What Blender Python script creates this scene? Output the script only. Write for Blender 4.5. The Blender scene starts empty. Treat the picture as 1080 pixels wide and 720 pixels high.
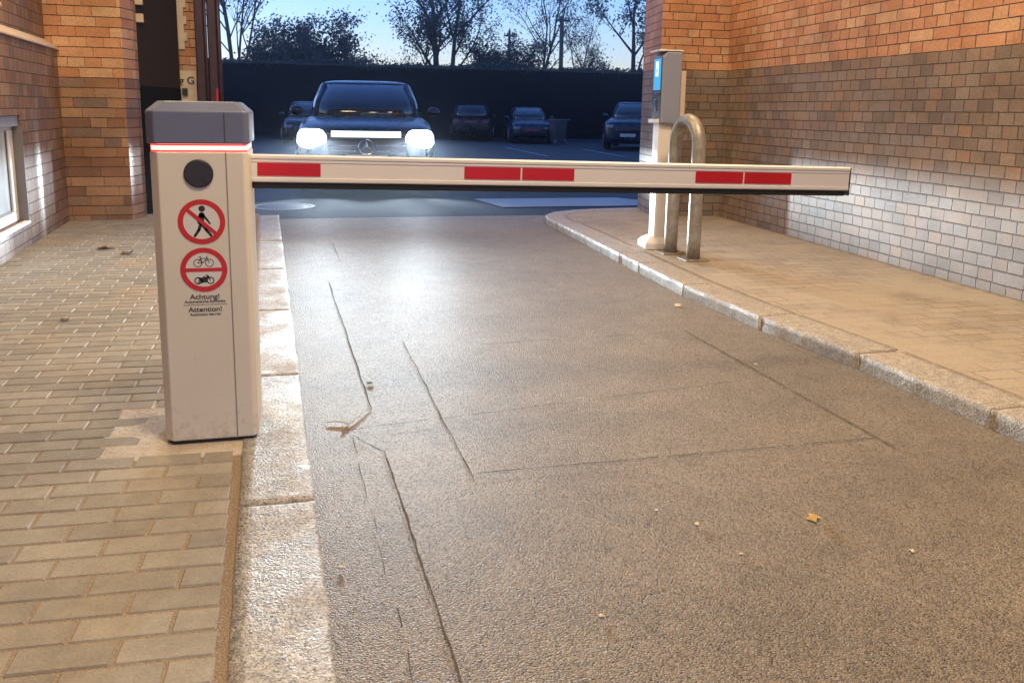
import bpy, bmesh, math, random
from mathutils import Vector, Matrix
from mathutils.bvhtree import BVHTree

S = bpy.context.scene
COL = S.collection
R = math.radians
PI = math.pi
rng = random.Random(7)

# ------------------------------------------------------------------ helpers
def tag(o, label=None, cat=None, group=None, kind=None):
    if label: o['label'] = label
    if cat: o['category'] = cat
    if group: o['group'] = group
    if kind: o['kind'] = kind
    return o

def empty(name, loc=(0, 0, 0), rz=0.0, label=None, cat=None, group=None):
    o = bpy.data.objects.new(name, None)
    o.empty_display_size = .2
    COL.objects.link(o)
    o.location = loc
    o.rotation_euler = (0, 0, rz)
    return tag(o, label, cat, group)

class MB:
    """collects shapes, links them as ONE mesh object"""
    def __init__(s):
        s.bm = bmesh.new()
    def poly(s, pts):
        return s.bm.faces.new([s.bm.verts.new(p) for p in pts])
    def box(s, x0, x1, y0, y1, z0, z1, mat=None):
        P = [(x0, y0, z0), (x1, y0, z0), (x1, y1, z0), (x0, y1, z0), (x0, y0, z1), (x1, y0, z1), (x1, y1, z1), (x0, y1, z1)]
        if mat is not None: P = [mat @ Vector(p) for p in P]
        v = [s.bm.verts.new(p) for p in P]
        for f in ((3, 2, 1, 0), (4, 5, 6, 7), (0, 1, 5, 4), (1, 2, 6, 5), (2, 3, 7, 6), (3, 0, 4, 7)):
            s.bm.faces.new([v[i] for i in f])
        return s
    def prism(s, plan, z0, z1, top=None):
        """plan: list of (x,y) counter-clockwise; top: other plan of same count at z1"""
        top = top or plan
        a = [s.bm.verts.new((p[0], p[1], z0)) for p in plan]
        b = [s.bm.verts.new((p[0], p[1], z1)) for p in top]
        n = len(plan)
        s.bm.faces.new(a[::-1]); s.bm.faces.new(b)
        for i in range(n):
            s.bm.faces.new((a[i], a[(i + 1) % n], b[(i + 1) % n], b[i]))
        return s
    def rings(s, rr, cap0=True, cap1=True, closed=True):
        vs = [[s.bm.verts.new(p) for p in r] for r in rr]
        n = len(rr[0])
        for a, b in zip(vs, vs[1:]):
            for i in range(n if closed else n - 1):
                s.bm.faces.new((a[i], a[(i + 1) % n], b[(i + 1) % n], b[i]))
        if cap0: s.bm.faces.new(vs[0][::-1])
        if cap1: s.bm.faces.new(vs[-1])
        return s
    def tube(s, pts, rad, n=10, caps=True):
        pts = [Vector(p) for p in pts]
        rads = rad if isinstance(rad, (list, tuple)) else [rad] * len(pts)
        rr = []
        prev = None
        for i, p in enumerate(pts):
            d = (pts[min(i + 1, len(pts) - 1)] - pts[max(i - 1, 0)]).normalized()
            if prev is None:
                a = d.orthogonal().normalized()
            else:
                a = (prev - d * prev.dot(d)).normalized()
            prev = a
            b = d.cross(a)
            rr.append([p + (a * math.cos(t) + b * math.sin(t)) * rads[i] for t in [2 * PI * k / n for k in range(n)]])
        return s.rings(rr, caps, caps)
    def lathe(s, prof, axis_o=(0, 0, 0), n=24, axis='Z'):
        rr = []
        for r, h in prof:
            ring = []
            for k in range(n):
                t = 2 * PI * k / n
                c, q = r * math.cos(t), r * math.sin(t)
                p = {'Z': (c, q, h), 'Y': (c, h, -q), 'X': (h, c, q)}[axis]
                ring.append((p[0] + axis_o[0], p[1] + axis_o[1], p[2] + axis_o[2]))
            rr.append(ring)
        return s.rings(rr)
    def build(s, name, mat, parent=None, smooth=False, bevel=0, seg=2, sub=0, uv=True, fixn=True, ang=35):
        if fixn: bmesh.ops.recalc_face_normals(s.bm, faces=s.bm.faces[:])
        me = bpy.data.meshes.new(name)
        if uv:
            L = s.bm.loops.layers.uv.new('UVMap')
            for f in s.bm.faces:
                n = f.normal
                ax, ay, az = abs(n.x), abs(n.y), abs(n.z)
                for l in f.loops:
                    c = l.vert.co
                    l[L].uv = (c.x, c.y) if az > .75 else ((c.y + .37, c.z) if ax > ay else (c.x, c.z))
        s.bm.to_mesh(me); s.bm.free()
        me.materials.append(mat)
        o = bpy.data.objects.new(name, me)
        COL.objects.link(o)
        if parent: o.parent = parent
        if smooth:
            for p in me.polygons: p.use_smooth = True
        if bevel:
            m = o.modifiers.new('bevel', 'BEVEL'); m.width = bevel; m.segments = seg; m.limit_method = 'ANGLE'; m.angle_limit = R(ang)
        if sub:
            m = o.modifiers.new('sub', 'SUBSURF'); m.levels = sub; m.render_levels = sub
        return o

# ------------------------------------------------------------------ node expressions
class X:
    def __init__(s, nt, sock): s.nt, s.s = nt, sock
    def op(s, o, b=None, c=None):
        n = s.nt.nodes.new('ShaderNodeMath'); n.operation = o
        for i, v in enumerate((s, b, c)):
            if v is None: continue
            if isinstance(v, X): s.nt.links.new(v.s, n.inputs[i])
            else: n.inputs[i].default_value = v
        return X(s.nt, n.outputs[0])
    def __add__(s, b): return s.op('ADD', b)
    def __sub__(s, b): return s.op('SUBTRACT', b)
    def __mul__(s, b): return s.op('MULTIPLY', b)
    def __truediv__(s, b): return s.op('DIVIDE', b)
    def floor(s): return s.op('FLOOR')
    def fract(s): return s.op('FRACT')
    def lt(s, b): return s.op('LESS_THAN', b)
    def gt(s, b): return s.op('GREATER_THAN', b)
    def min(s, b): return s.op('MINIMUM', b)
    def max(s, b): return s.op('MAXIMUM', b)
    def smooth(s, a, b, o0=0., o1=1.):
        n = s.nt.nodes.new('ShaderNodeMapRange'); n.interpolation_type = 'SMOOTHSTEP'
        s.nt.links.new(s.s, n.inputs[0])
        for i, v in enumerate((a, b, o0, o1)): n.inputs[i + 1].default_value = v
        return X(s.nt, n.outputs[0])

class Mat:
    def __init__(s, name, rough=.6, col=(.5, .5, .5), metal=0., spec=.5):
        s.m = bpy.data.materials.new(name); s.m.use_nodes = True
        s.nt = s.m.node_tree; s.N = s.nt.nodes; s.L = s.nt.links
        s.b = s.N['Principled BSDF']
        s.b.inputs['Roughness'].default_value = rough
        s.b.inputs['Base Color'].default_value = (*col, 1)
        s.b.inputs['Metallic'].default_value = metal
        s.b.inputs['Specular IOR Level'].default_value = spec
    def pos(s, obj=False):
        return s.N.new('ShaderNodeTexCoord').outputs['Object'] if obj else s.N.new('ShaderNodeNewGeometry').outputs['Position']
    def uv(s):
        t = s.N.new('ShaderNodeUVMap'); t.uv_map = 'UVMap'
        sp = s.N.new('ShaderNodeSeparateXYZ'); s.L.new(t.outputs[0], sp.inputs[0])
        return X(s.nt, sp.outputs[0]), X(s.nt, sp.outputs[1]), t.outputs[0]
    def sep(s, v):
        sp = s.N.new('ShaderNodeSeparateXYZ'); s.L.new(v, sp.inputs[0])
        return [X(s.nt, o) for o in sp.outputs]
    def scale(s, v, k):
        m = s.N.new('ShaderNodeVectorMath'); m.operation = 'MULTIPLY'
        s.L.new(v, m.inputs[0]); m.inputs[1].default_value = k
        return m.outputs[0]
    def noise(s, v, scale=5., detail=4., rough=.55):
        n = s.N.new('ShaderNodeTexNoise'); s.L.new(v, n.inputs['Vector'])
        n.inputs['Scale'].default_value = scale; n.inputs['Detail'].default_value = detail; n.inputs['Roughness'].default_value = rough
        return X(s.nt, n.outputs[0])
    def voro(s, v, scale=5., feature='F1', out=0):
        n = s.N.new('ShaderNodeTexVoronoi'); n.feature = feature; s.L.new(v, n.inputs['Vector'])
        n.inputs['Scale'].default_value = scale
        return X(s.nt, n.outputs[out])
    def comb(s, a, b):
        n = s.N.new('ShaderNodeCombineXYZ')
        for i, v in enumerate((a, b)):
            if isinstance(v, X): s.L.new(v.s, n.inputs[i])
            else: n.inputs[i].default_value = v
        return n.outputs[0]
    def white(s, v):
        n = s.N.new('ShaderNodeTexWhiteNoise'); n.noise_dimensions = '3D'; s.L.new(v, n.inputs['Vector'])
        return X(s.nt, n.outputs[0])
    def ramp(s, f, stops, interp='LINEAR'):
        n = s.N.new('ShaderNodeValToRGB'); s.L.new(f.s, n.inputs[0])
        cr = n.color_ramp; cr.interpolation = interp
        while len(cr.elements) < len(stops): cr.elements.new(.5)
        for e, (p, c) in zip(cr.elements, stops):
            e.position = p; e.color = (*c, 1) if len(c) == 3 else c
        return n.outputs[0]
    def mix(s, f, a, b, mode='MIX'):
        n = s.N.new('ShaderNodeMix'); n.data_type = 'RGBA'; n.blend_type = mode
        for i, v in ((0, f), (6, a), (7, b)):
            if isinstance(v, X): s.L.new(v.s, n.inputs[i])
            elif isinstance(v, (int, float)): n.inputs[i].default_value = v
            elif isinstance(v, tuple): n.inputs[i].default_value = (*v, 1)
            else: s.L.new(v, n.inputs[i])
        return n.outputs[2]
    def color(s, c): s.L.new(c, s.b.inputs['Base Color'])
    def rough(s, x): s.L.new(x.s, s.b.inputs['Roughness'])
    def bump(s, h, dist=.005, strength=1.):
        n = s.N.new('ShaderNodeBump'); n.inputs['Distance'].default_value = dist; n.inputs['Strength'].default_value = strength
        s.L.new(h.s, n.inputs['Height']); s.L.new(n.outputs[0], s.b.inputs['Normal'])

def plain(name, col, rough=.5, metal=0., var=.12, vs=6., bump=0., bs=200., spec=.5):
    """paint / metal / plastic with slight soiling"""
    m = Mat(name, rough, col, metal, spec)
    p = m.pos(True)
    n = m.noise(p, vs, 5)
    m.color(m.ramp(n, [(.3, tuple(c * (1 - var) for c in col)), (.7, tuple(min(1, c * (1 + var)) for c in col))]))
    m.rough(n.smooth(.2, .8, max(.02, rough - .08), min(1, rough + .1)))
    if bump: m.bump(m.noise(p, bs, 3), bump)
    return m.m

def emit(name, col, strength):
    m = Mat(name, .4, tuple(c * .2 for c in col))
    m.b.inputs['Emission Color'].default_value = (*col, 1)
    m.b.inputs['Emission Strength'].default_value = strength
    return m.m

def brick(name, bw, bh, p_long, low, high=None, band=0., joint=.0055, mortar=(.075, .055, .042), v0=0., rough=.62, shift=.5, p2=None, vthin=0., stain=(.24, .19, .15)):
    m = Mat(name, rough)
    u, v, uvv = m.uv()
    wob = m.noise(uvv, 3., 3)
    v1 = (v - v0 + (wob - .5) * .006) / bh
    row = v1.floor(); fv = v1.fract()
    jit = m.white(m.comb(row, 17.))
    c0 = u / bw + row * shift + jit * .5
    pair = (c0 * .5).floor()
    him = (row * bh + v0).gt(band - bh * .5)
    isl = m.white(m.comb(pair, row)).lt(him * ((p_long if p2 is None else p2) - p_long) + p_long)
    fu1 = c0.fract(); du1 = fu1.min(fu1 * -1. + 1.)
    fu2 = (c0 * .5).fract(); du2 = (fu2.min(fu2 * -1. + 1.)) * 2.
    du = (du1 + (du2 - du1) * isl) * bw
    cid = c0.floor() + (pair * 2. - c0.floor()) * isl
    dv = fv.min(fv * -1. + 1.) * bh
    d = (du + vthin).min(dv) + (m.noise(uvv, 45., 4, .6) - .5) * .009 + (m.noise(uvv, 9., 3) - .5) * .004
    mask = d.smooth(joint * .5 - .0015, joint * .5 + .0025)
    cr = m.white(m.comb(cid, row + 41.))
    col = m.ramp(cr, low)
    if high:
        hi = m.ramp(cr, high)
        col = m.mix((row * bh + v0).gt(band - bh * .5), col, hi)
    fine = m.noise(uvv, 60., 6, .65)
    col = m.mix(1., col, m.ramp(fine, [(.25, (.66, .64, .62)), (.75, (1.26, 1.26, 1.26))]), 'MULTIPLY')
    col = m.mix(m.noise(uvv, 5., 6, .65).smooth(.52, .78, 0., .6), col, stain)
    blot = m.noise(uvv, 2.1, 6, .62)
    col = m.mix(1., col, m.ramp(blot, [(.3, (.66, .65, .64)), (.7, (1.16, 1.16, 1.16))]), 'MULTIPLY')
    mm = m.ramp(m.noise(uvv, 2.2, 4), [(.38, mortar), (.62, tuple(c * 1.4 for c in mortar))])
    m.color(m.mix(mask, mm, col))
    m.rough(fine.smooth(.2, .8, rough - .15, rough + .15))
    m.bump(mask * .8 + fine * .22 + cr * .35, .006, 1.)
    return m.m

# ------------------------------------------------------------------ world, camera
W = bpy.data.worlds.new('World'); S.world = W; W.use_nodes = True
wn = W.node_tree.nodes; wl = W.node_tree.links
sky = wn.new('ShaderNodeTexSky'); sky.sky_type = 'NISHITA'; sky.sun_disc = False
sky.sun_elevation = R(4); sky.sun_rotation = R(-65); sky.ozone_density = 4.; sky.air_density = 1.; sky.dust_density = .3
bg = wn['Background']; bg.inputs['Strength'].default_value = .74
tint = wn.new('ShaderNodeMix'); tint.data_type = 'RGBA'; tint.blend_type = 'MULTIPLY'; tint.inputs[0].default_value = 1.
tint.inputs[7].default_value = (1.14, .85, 1.07, 1)
wl.new(sky.outputs[0], tint.inputs[6]); wl.new(tint.outputs[2], bg.inputs['Color'])

cam = bpy.data.cameras.new('camera'); co = bpy.data.objects.new('camera', cam); COL.objects.link(co)
def _nrm(v): return v / v.length
def _cam():
    F, X0, Y0 = 900., 540., 278.
    r = Vector((315 - X0, 113 - Y0, F)).normalized()
    n = Vector((-85., 5150 - Y0, F)); n -= r * n.dot(r); n.normalize()
    up = -n
    x = r.cross(up)
    if x.x < 0: x = -x
    M = Matrix((x, r, up))                       # world = M @ cam(x right, y down, z forward)
    c = M @ Vector((1, 0, 0)); u = M @ Vector((0, -1, 0)); b = M @ Vector((0, 0, -1))
    m4 = Matrix((c, u, b)).transposed().to_4x4()
    m4.translation = (0, 0, 1.1)
    return m4
co.matrix_world = _cam()
cam.sensor_width = 36.; cam.lens = 900. / 1080. * 36.; cam.shift_x = 0.; cam.shift_y = -(360. - 278.) / 1080.
cam.clip_start = .05; cam.clip_end = 2000.
S.camera = co
S.view_settings.view_transform = 'Standard'; S.view_settings.look = 'None'
S.view_settings.exposure = .1; S.view_settings.gamma = 1.
S.cycles.use_denoising = True
S.cycles.max_bounces = 8; S.cycles.diffuse_bounces = 3; S.cycles.glossy_bounces = 3
S.cycles.sample_clamp_indirect = 6.
S.cycles.caustics_reflective = False; S.cycles.caustics_refractive = False

# faint glow of the set sun
sl = bpy.data.lights.new('sun', 'SUN'); sl.energy = .02; sl.angle = R(20); sl.color = (1, .8, .65)
so = bpy.data.objects.new('sun', sl); COL.objects.link(so); so.rotation_euler = (R(86), 0, R(180 + 25))

# ------------------------------------------------------------------ materials
low_r = [(0, (.19, .145, .115)), (.2, (.245, .185, .14)), (.45, (.285, .20, .14)), (.6, (.25, .205, .18)), (.8, (.30, .235, .18)), (.95, (.32, .20, .12)), (1, (.17, .145, .13))]
high_r = [(0, (.50, .24, .125)), (.35, (.56, .28, .145)), (.7, (.60, .32, .175)), (1, (.64, .42, .25))]
M = {}
M['brick_right'] = brick('brick_right', .122, .0775, .1, low_r, high_r, 1.51, v0=.0475, p2=.45)
M['brick_jamb'] = brick('brick_jamb', .122, .0775, .8, low_r, high_r, 1.51, v0=.0475)
low_l = [(0, (.19, .11, .08)), (.3, (.26, .14, .085)), (.6, (.28, .17, .11)), (.85, (.31, .20, .13)), (1, (.16, .13, .12))]
M['brick_left'] = brick('brick_left', .125, .088, .3, low_l)
M['brick_pillar'] = brick('brick_pillar', .14, .0885, .85, [(0, (.22, .12, .08)), (.3, (.32, .16, .09)), (.6, (.36, .21, .125)), (.85, (.40, .25, .15)), (1, (.19, .14, .125))], high_r, 1.36, mortar=(.06, .035, .025), vthin=.0022, stain=(.30, .18, .11))  # upper courses take a lighter ramp: lamplight from above put into the colour
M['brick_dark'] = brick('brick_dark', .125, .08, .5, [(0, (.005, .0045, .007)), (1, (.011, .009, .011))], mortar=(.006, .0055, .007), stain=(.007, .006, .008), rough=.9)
M['cream'] = plain('cream', (.62, .54, .42), .7, bump=.001)
M['ledge'] = plain('ledge', (.55, .45, .36), .65, bump=.002, bs=80)
def _housing():
    m = Mat('housing', .4)
    p = m.pos(True); px_, py_, pz_ = m.sep(p)
    base = m.ramp(m.noise(p, 3., 4), [(.3, (.72, .69, .60)), (.7, (.76, .73, .645))])
    splash = m.noise(p, 38., 6, .7) - pz_ * 1.1
    col = m.mix(splash.smooth(.40, .66, 0., .38), base, (.30, .24, .18))
    st = m.noise(m.scale(p, (70., 70., 5.)), 1., 4, .6)
    col = m.mix(st.smooth(.62, .80, 0., .22), col, (.42, .37, .32))
    sc = m.noise(m.scale(p, (9., 9., 60.)), 1., 5, .7)
    col = m.mix(sc.smooth(.70, .76, 0., .35), col, (.34, .32, .30))
    m.color(col); m.rough(m.noise(p, 25., 4).smooth(.3, .7, .32, .5))
    m.bump(m.noise(p, 900., 3), .00025)
    return m.m
M['housing'] = _housing()
M['white_arm'] = plain('white_arm', (.80, .78, .75), .35, var=.03)
M['cap'] = plain('cap', (.135, .16, .25), .42, var=.05, bump=.0002, bs=900)
M['black'] = plain('black', (.02, .02, .022), .45)
M['disc'] = plain('disc', (.035, .033, .04), .4, var=.2, vs=60)
M['rubber'] = plain('rubber', (.018, .017, .016), .6)
M['red'] = plain('red', (.55, .012, .02), .35, var=.05)
M['signred'] = plain('signred', (.60, .03, .035), .4, var=.04)
M['signink'] = plain('signink', (.03, .03, .032), .5)
M['strip'] = emit('strip', (1., .26, .21), 4.)
M['striprim'] = emit('striprim', (1., .03, .03), 1.1)
def _steel():
    m = Mat('galvanised', .38, (.42, .41, .37), .6)
    p = m.pos(True)
    v = m.voro(p, 45.); n = m.noise(p, 9., 5)
    m.color(m.mix(1., m.ramp(n, [(.3, (.30, .29, .25)), (.7, (.52, .50, .46))]), m.ramp(v, [(0, (.8, .8, .8)), (1, (1.1, 1.1, 1.1))]), 'MULTIPLY'))
    m.rough(n.smooth(.2, .8, .42, .62))
    return m.m
M['steel'] = _steel()
M['rustplate'] = plain('rustplate', (.30, .26, .21), .6, .3, var=.3, vs=30)
M['term_grey'] = plain('term_grey', (.25, .285, .38), .4, var=.04)
M['term_white'] = plain('term_white', (.78, .76, .73), .4, var=.03)
M['screen'] = emit('screen', (.045, .32, .62), 1.15)
M['screenwhite'] = emit('screenwhite', (.75, .9, 1.), 1.1)
M['chrome'] = plain('chrome', (.75, .75, .77), .15, 1., var=.03)
M['winframe'] = plain('winframe', (.80, .80, .80), .35, var=.03)
M['winpane'] = plain('winpane', (.62, .70, .76), .12, var=.05)
M['gasket'] = plain('gasket', (.09, .09, .10), .5)
M['gate'] = plain('gate', (.05, .028, .045), .4, .2, var=.2, vs=15)
M['doorwood'] = plain('doorwood', (.018, .010, .006), .85, var=.3, vs=12)
M['carpaint'] = plain('carpaint', (.012, .016, .03), .22, .3, var=.1)
M['carpaint_dark'] = plain('carpaint_dark', (.01, .011, .016), .25, .2, var=.1)
M['carpaint_blue'] = plain('carpaint_blue', (.010, .018, .042), .25, .3, var=.1)
M['carglass'] = plain('carglass', (.008, .01, .014), .06, var=.1, spec=.9)
M['tyre'] = plain('tyre', (.015, .015, .016), .8)
M['rim'] = plain('rim', (.3, .3, .32), .3, .9)
M['headlamp'] = emit('headlamp', (.80, .93, 1.), 4.)
M['drl'] = emit('drl', (.86, .97, 1.), 3.)
M['plate'] = plain('plate', (.35, .35, .36), .4)
M['plate_redlit'] = plain('plate_redlit', (.22, .015, .04), .4)  # reddish light on the far plates, put into their colour
M['taillight'] = plain('taillight', (.25, .008, .012), .2)
M['lampglass'] = plain('lampglass', (.16, .17, .19), .12)
M['leafdark'] = plain('leafdark', (.016, .022, .015), .6, var=.35, vs=1.2)
M['leafmid'] = plain('leafmid', (.024, .03, .018), .6, var=.35, vs=1.2)
M['bark'] = plain('bark', (.022, .018, .017), .85, var=.3, vs=5, bump=.01, bs=12)
M['polewood'] = plain('polewood', (.06, .05, .045), .8)
M['bin'] = plain('bin', (.03, .035, .04), .5)
M['dryleaf'] = plain('dryleaf', (.45, .30, .10), .7, var=.3, vs=40)
M['paleleaf'] = plain('paleleaf', (.62, .52, .36), .7, var=.25, vs=40)
M['brownleaf'] = plain('brownleaf', (.13, .07, .03), .7, var=.3, vs=40)
M['twig'] = plain('twig', (.50, .46, .40), .7)
M['lamphousing'] = plain('lamphousing', (.3, .3, .3), .5)
M['lampglow'] = emit('lampglow', (1., .66, .36), 6.)
M['crack'] = plain('crack', (.075, .058, .043), .9, var=.4, vs=60)
M['line'] = plain('line', (.24, .24, .25), .7, var=.25, vs=8)
M['sand'] = Mat('sand').m

def _asphalt(name, c0, c1, sheen):
    m = Mat(name, .5)
    p = m.pos()
    v = m.voro(p, 190.); vc = m.voro(p, 190., out=1)
    n = m.noise(p, 1.1, 5); n2 = m.noise(p, 7., 5); f = m.noise(p, 260., 3)
    col = m.ramp(n2, [(.25, c0), (.75, c1)])
    grain = m.N.new('ShaderNodeRGBToBW'); m.L.new(vc.s, grain.inputs[0])
    g = X(m.nt, grain.outputs[0])
    col = m.mix(1., col, m.ramp(g, [(0, (.3, .3, .3)), (.55, (1., 1., 1.)), (.93, (1.25, 1.25, 1.22)), (1, (1.9, 1.9, 1.85))]), 'MULTIPLY')
    col = m.mix(1., col, m.ramp(n, [(.3, (.80, .78, .76)), (.7, (1.12, 1.1, 1.07))]), 'MULTIPLY')
    col = m.mix(m.noise(p, 3.1, 6, .7).smooth(.56, .74, 0., .55), col, tuple(c * .62 for c in c0))
    m.color(col)
    m.rough(f.smooth(.25, .75, sheen, sheen + .12))
    m.bump((v * -1.) * 1.0 + f * .7, .0058, 1.)
    m.b.inputs['Specular IOR Level'].default_value = .3
    return m.m
M['asphalt'] = _asphalt('asphalt', (.222, .187, .146), (.296, .252, .200), .48)
M['asphalt_lot'] = _asphalt('asphalt_lot', (.022, .022, .026), (.036, .036, .042), .55)

def _granite(name, base, dark, dirt):
    m = Mat(name, .6)
    p = m.pos()
    vc = m.voro(p, 190., out=1)
    bw = m.N.new('ShaderNodeRGBToBW'); m.L.new(vc.s, bw.inputs[0]); g = X(m.nt, bw.outputs[0])
    col = m.ramp(g, [(.12, dark), (.5, base), (.8, tuple(min(1, c * 1.25) for c in base))])
    n = m.noise(p, 4.5, 6, .6)
    col = m.mix(n.smooth(.56, .78, 0., .8), col, dirt)
    col = m.mix(1., col, m.ramp(m.noise(p, 26., 5), [(.3, (.75, .75, .75)), (.7, (1.15, 1.15, 1.15))]), 'MULTIPLY')
    m.color(col)
    m.bump(m.noise(p, 30., 5, .6) * .8 + m.noise(p, 130., 3) * .7, .0055, .9)
    m.rough(n.smooth(.3, .7, .42, .7))
    return m.m
M['granite'] = _granite('granite', (.37, .36, .35), (.15, .15, .155), (.30, .25, .20))
M['granite_warm'] = _granite('granite_warm', (.38, .345, .30), (.22, .19, .16), (.40, .31, .22))

def _sidewalk():
    m = Mat('sidewalk', .75)
    p = m.pos()
    px, py, pz = m.sep(p)
    r = py / .105
    row = r.floor(); fr = r.fract()
    c = px / .205 + row * .5
    fc = c.fract()
    d = (fr.min(fr * -1. + 1.) * .105).min(fc.min(fc * -1. + 1.) * .205) + (m.noise(p, 30., 3) - .5) * .012
    n = m.noise(p, 1.3, 6, .6)
    joint = d.smooth(.002, .006) .max(n.smooth(.46, .60, 0., .85))     # sand has filled most joints
    cr = m.white(m.comb(c.floor(), row))
    col = m.ramp(cr, [(0, (.31, .262, .205)), (1, (.39, .335, .265))])
    col = m.mix(n.smooth(.4, .65), col, (.385, .325, .25))
    col = m.mix(m.noise(p, 3.3, 5).smooth(.52, .75), col, (.27, .232, .185))
    col = m.mix(1., col, m.ramp(m.noise(p, 90., 4), [(.3, (.82, .82, .82)), (.7, (1.12, 1.12, 1.12))]), 'MULTIPLY')
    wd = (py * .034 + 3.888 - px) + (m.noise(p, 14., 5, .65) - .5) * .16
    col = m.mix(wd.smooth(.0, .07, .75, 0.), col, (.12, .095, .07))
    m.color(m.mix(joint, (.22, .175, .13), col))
    m.bump(joint * .8 + m.noise(p, 120., 4) * .5 + n * .8, .004, .8)
    return m.m
M['sidewalk'] = _sidewalk()
def _sand():
    m = Mat('sand', .9)
    p = m.pos()
    g = m.noise(p, 260., 3)
    m.color(m.ramp(g, [(.3, (.16, .115, .07)), (.55, (.30, .225, .15)), (.75, (.5, .4, .3))]))
    m.bump(g + m.noise(p, 40., 3), .006)
    return m.m
M['sand'] = _sand()
def _jointsand():
    m = Mat('jointsand', .9)
    p = m.pos(); g = m.noise(p, 200., 3)
    m.color(m.ramp(g, [(.3, (.17, .135, .10)), (.55, (.29, .235, .175)), (.75, (.42, .35, .27))]))
    m.bump(g, .003)
    return m.m
M['jointsand'] = _jointsand()
def _paver():
    m = Mat('paver', .6)
    p = m.pos()
    a = m.N.new('ShaderNodeAttribute'); a.attribute_name = 'tone'
    t = X(m.nt, a.outputs['Fac'])
    col = m.ramp(t, [(0, (.238, .226, .203)), (.5, (.276, .263, .237)), (1, (.32, .305, .275))])
    col = m.mix(m.noise(p, 1.6, 5).smooth(.50, .74), col, (.35, .28, .20))
    col = m.mix(1., col, m.ramp(m.noise(p, 140., 4, .65), [(.3, (.84, .84, .84)), (.7, (1.12, 1.12, 1.12))]), 'MULTIPLY')
    col = m.mix(1., col, m.ramp(m.noise(p, 14., 5, .65), [(.3, (.84, .84, .84)), (.7, (1.1, 1.1, 1.1))]), 'MULTIPLY')
    m.color(col)
    m.bump(m.noise(p, 190., 4) * .7 + m.noise(p, 20., 3) * .6, .002, .8)
    m.rough(m.noise(p, 10., 4).smooth(.3, .7, .6, .8))
    m.b.inputs['Specular IOR Level'].default_value = .3
    return m.m
M['paver'] = _paver()
def _concrete():
    m = Mat('concrete', .8)
    p = m.pos()
    n = m.noise(p, 6., 6, .65)
    col = m.ramp(n, [(.3, (.40, .33, .26)), (.55, (.55, .50, .44)), (.75, (.62, .59, .55))])
    m.color(col); m.bump(m.noise(p, 35., 6, .65), .02, .8)
    return m.m
M['concrete'] = _concrete()
M['slab'] = plain('slab', (.22, .23, .25), .35, var=.15, vs=2)

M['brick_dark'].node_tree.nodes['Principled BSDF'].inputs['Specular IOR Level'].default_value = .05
# ------------------------------------------------------------------ ground
def gz(y):
    if y < 9: return 0.
    if y < 12: return -.1 * (y - 9) / 3
    if y < 34: return -.1 - .1 * (y - 12) / 22
    return -.2
def sheet(name, rows, mat, lift=0., kind='structure'):
    """rows: list of (y, x0, x1)"""
    b = MB()
    vs = [[b.bm.verts.new((x, y, gz(y) + lift)) for x in (x0, x1)] for y, x0, x1 in rows]
    for a, c in zip(vs, vs[1:]): b.bm.faces.new((a[0], a[1], c[1], c[0]))
    return tag(b.build(name, mat), kind=kind)
ys = [-60, -8, 9, 10, 11, 12, 20, 34, 60, 150, 400]
sheet('ground', [(y, -400, 400) for y in ys], M['asphalt_lot'], -.006)
sheet('road', [(-7, -3, 5), (0, -.5, 3), (8.76, -.45, 3.2)], M['asphalt'])
# the wide road sheet lies under kerbs and pavements; concrete apron beyond the gateway
sheet('concrete_apron', [(9.75, 2.30, 4.65), (11.15, 2.23, 4.25)], M['slab'], .004)

def strip(b, pts, w, z=.004):
    for (x0, y0), (x1, y1) in zip(pts, pts[1:]):
        d = Vector((x1 - x0, y1 - y0)); n = Vector((-d.y, d.x)).normalized() * w / 2
        b.poly([(x0 - n.x, y0 - n.y, z + gz(y0)), (x1 - n.x, y1 - n.y, z + gz(y1)), (x1 + n.x, y1 + n.y, z + gz(y1)), (x0 + n.x, y0 + n.y, z + gz(y0))])
def wig(p, q, n=10, a=.008):
    out = []
    for i in range(n + 1):
        t = i / n
        k = 0 if i in (0, n) else 1
        out.append((p[0] + (q[0] - p[0]) * t + rng.uniform(-a, a) * k, p[1] + (q[1] - p[1]) * t + rng.uniform(-a, a) * k))
    return out
b = MB(); z = .003
def crack(p, q, w, n=14, a=.006, pieces=1.):
    global z
    w *= .42; pts = wig(p, q, n, a * .6)
    for i in range(n):
        if rng.random() < pieces:
            strip(b, pts[i:i + 2], w * rng.uniform(.55, 1.3), z)
            z += .00002
crack((.158, 5.466), (.233, 3.053), .012, 20)
crack((.456, 3.978), (.482, 2.363), .010, 18)
crack((.147, 2.786), (.194, 1.3), .006, 20, .008, .8)
crack((.148, 2.803), (.205, 2.70), .010, 5); crack((.205, 2.70), (.241, 2.64), .014, 3)
crack((.241, 2.64), (.285, 1.2), .014, 26, .004)
crack((.50, 2.415), (1.91, 2.42), .012, 40, .004, .97)
crack((1.89, 3.899), (1.92, 2.33), .012, 40, .004, .97)
crack((.129, 2.851), (1.80, 3.092), .009, 40, .008, .8)
crack((.776, 3.833), (1.90, 3.89), .010, 30, .008, .8)
crack((.24, 7.05), (.26, 6.2), .012, 6)
crack((-.22, 8.74), (2.3, 8.40), .014, 20, .006)
tag(b.build('road_cracks', M['crack']), kind='structure')

# parking bay lines on the lot
b = MB(); strip(b, [(7.0, 29.4), (6.75, 23.1)], .12, .004); tag(b.build('bay_line', M['line']), kind='structure')
b = MB(); strip(b, [(9.4, 28.0), (9.0, 23.0)], .12, .004); tag(b.build('bay_line', M['line']), kind='structure')

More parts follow.
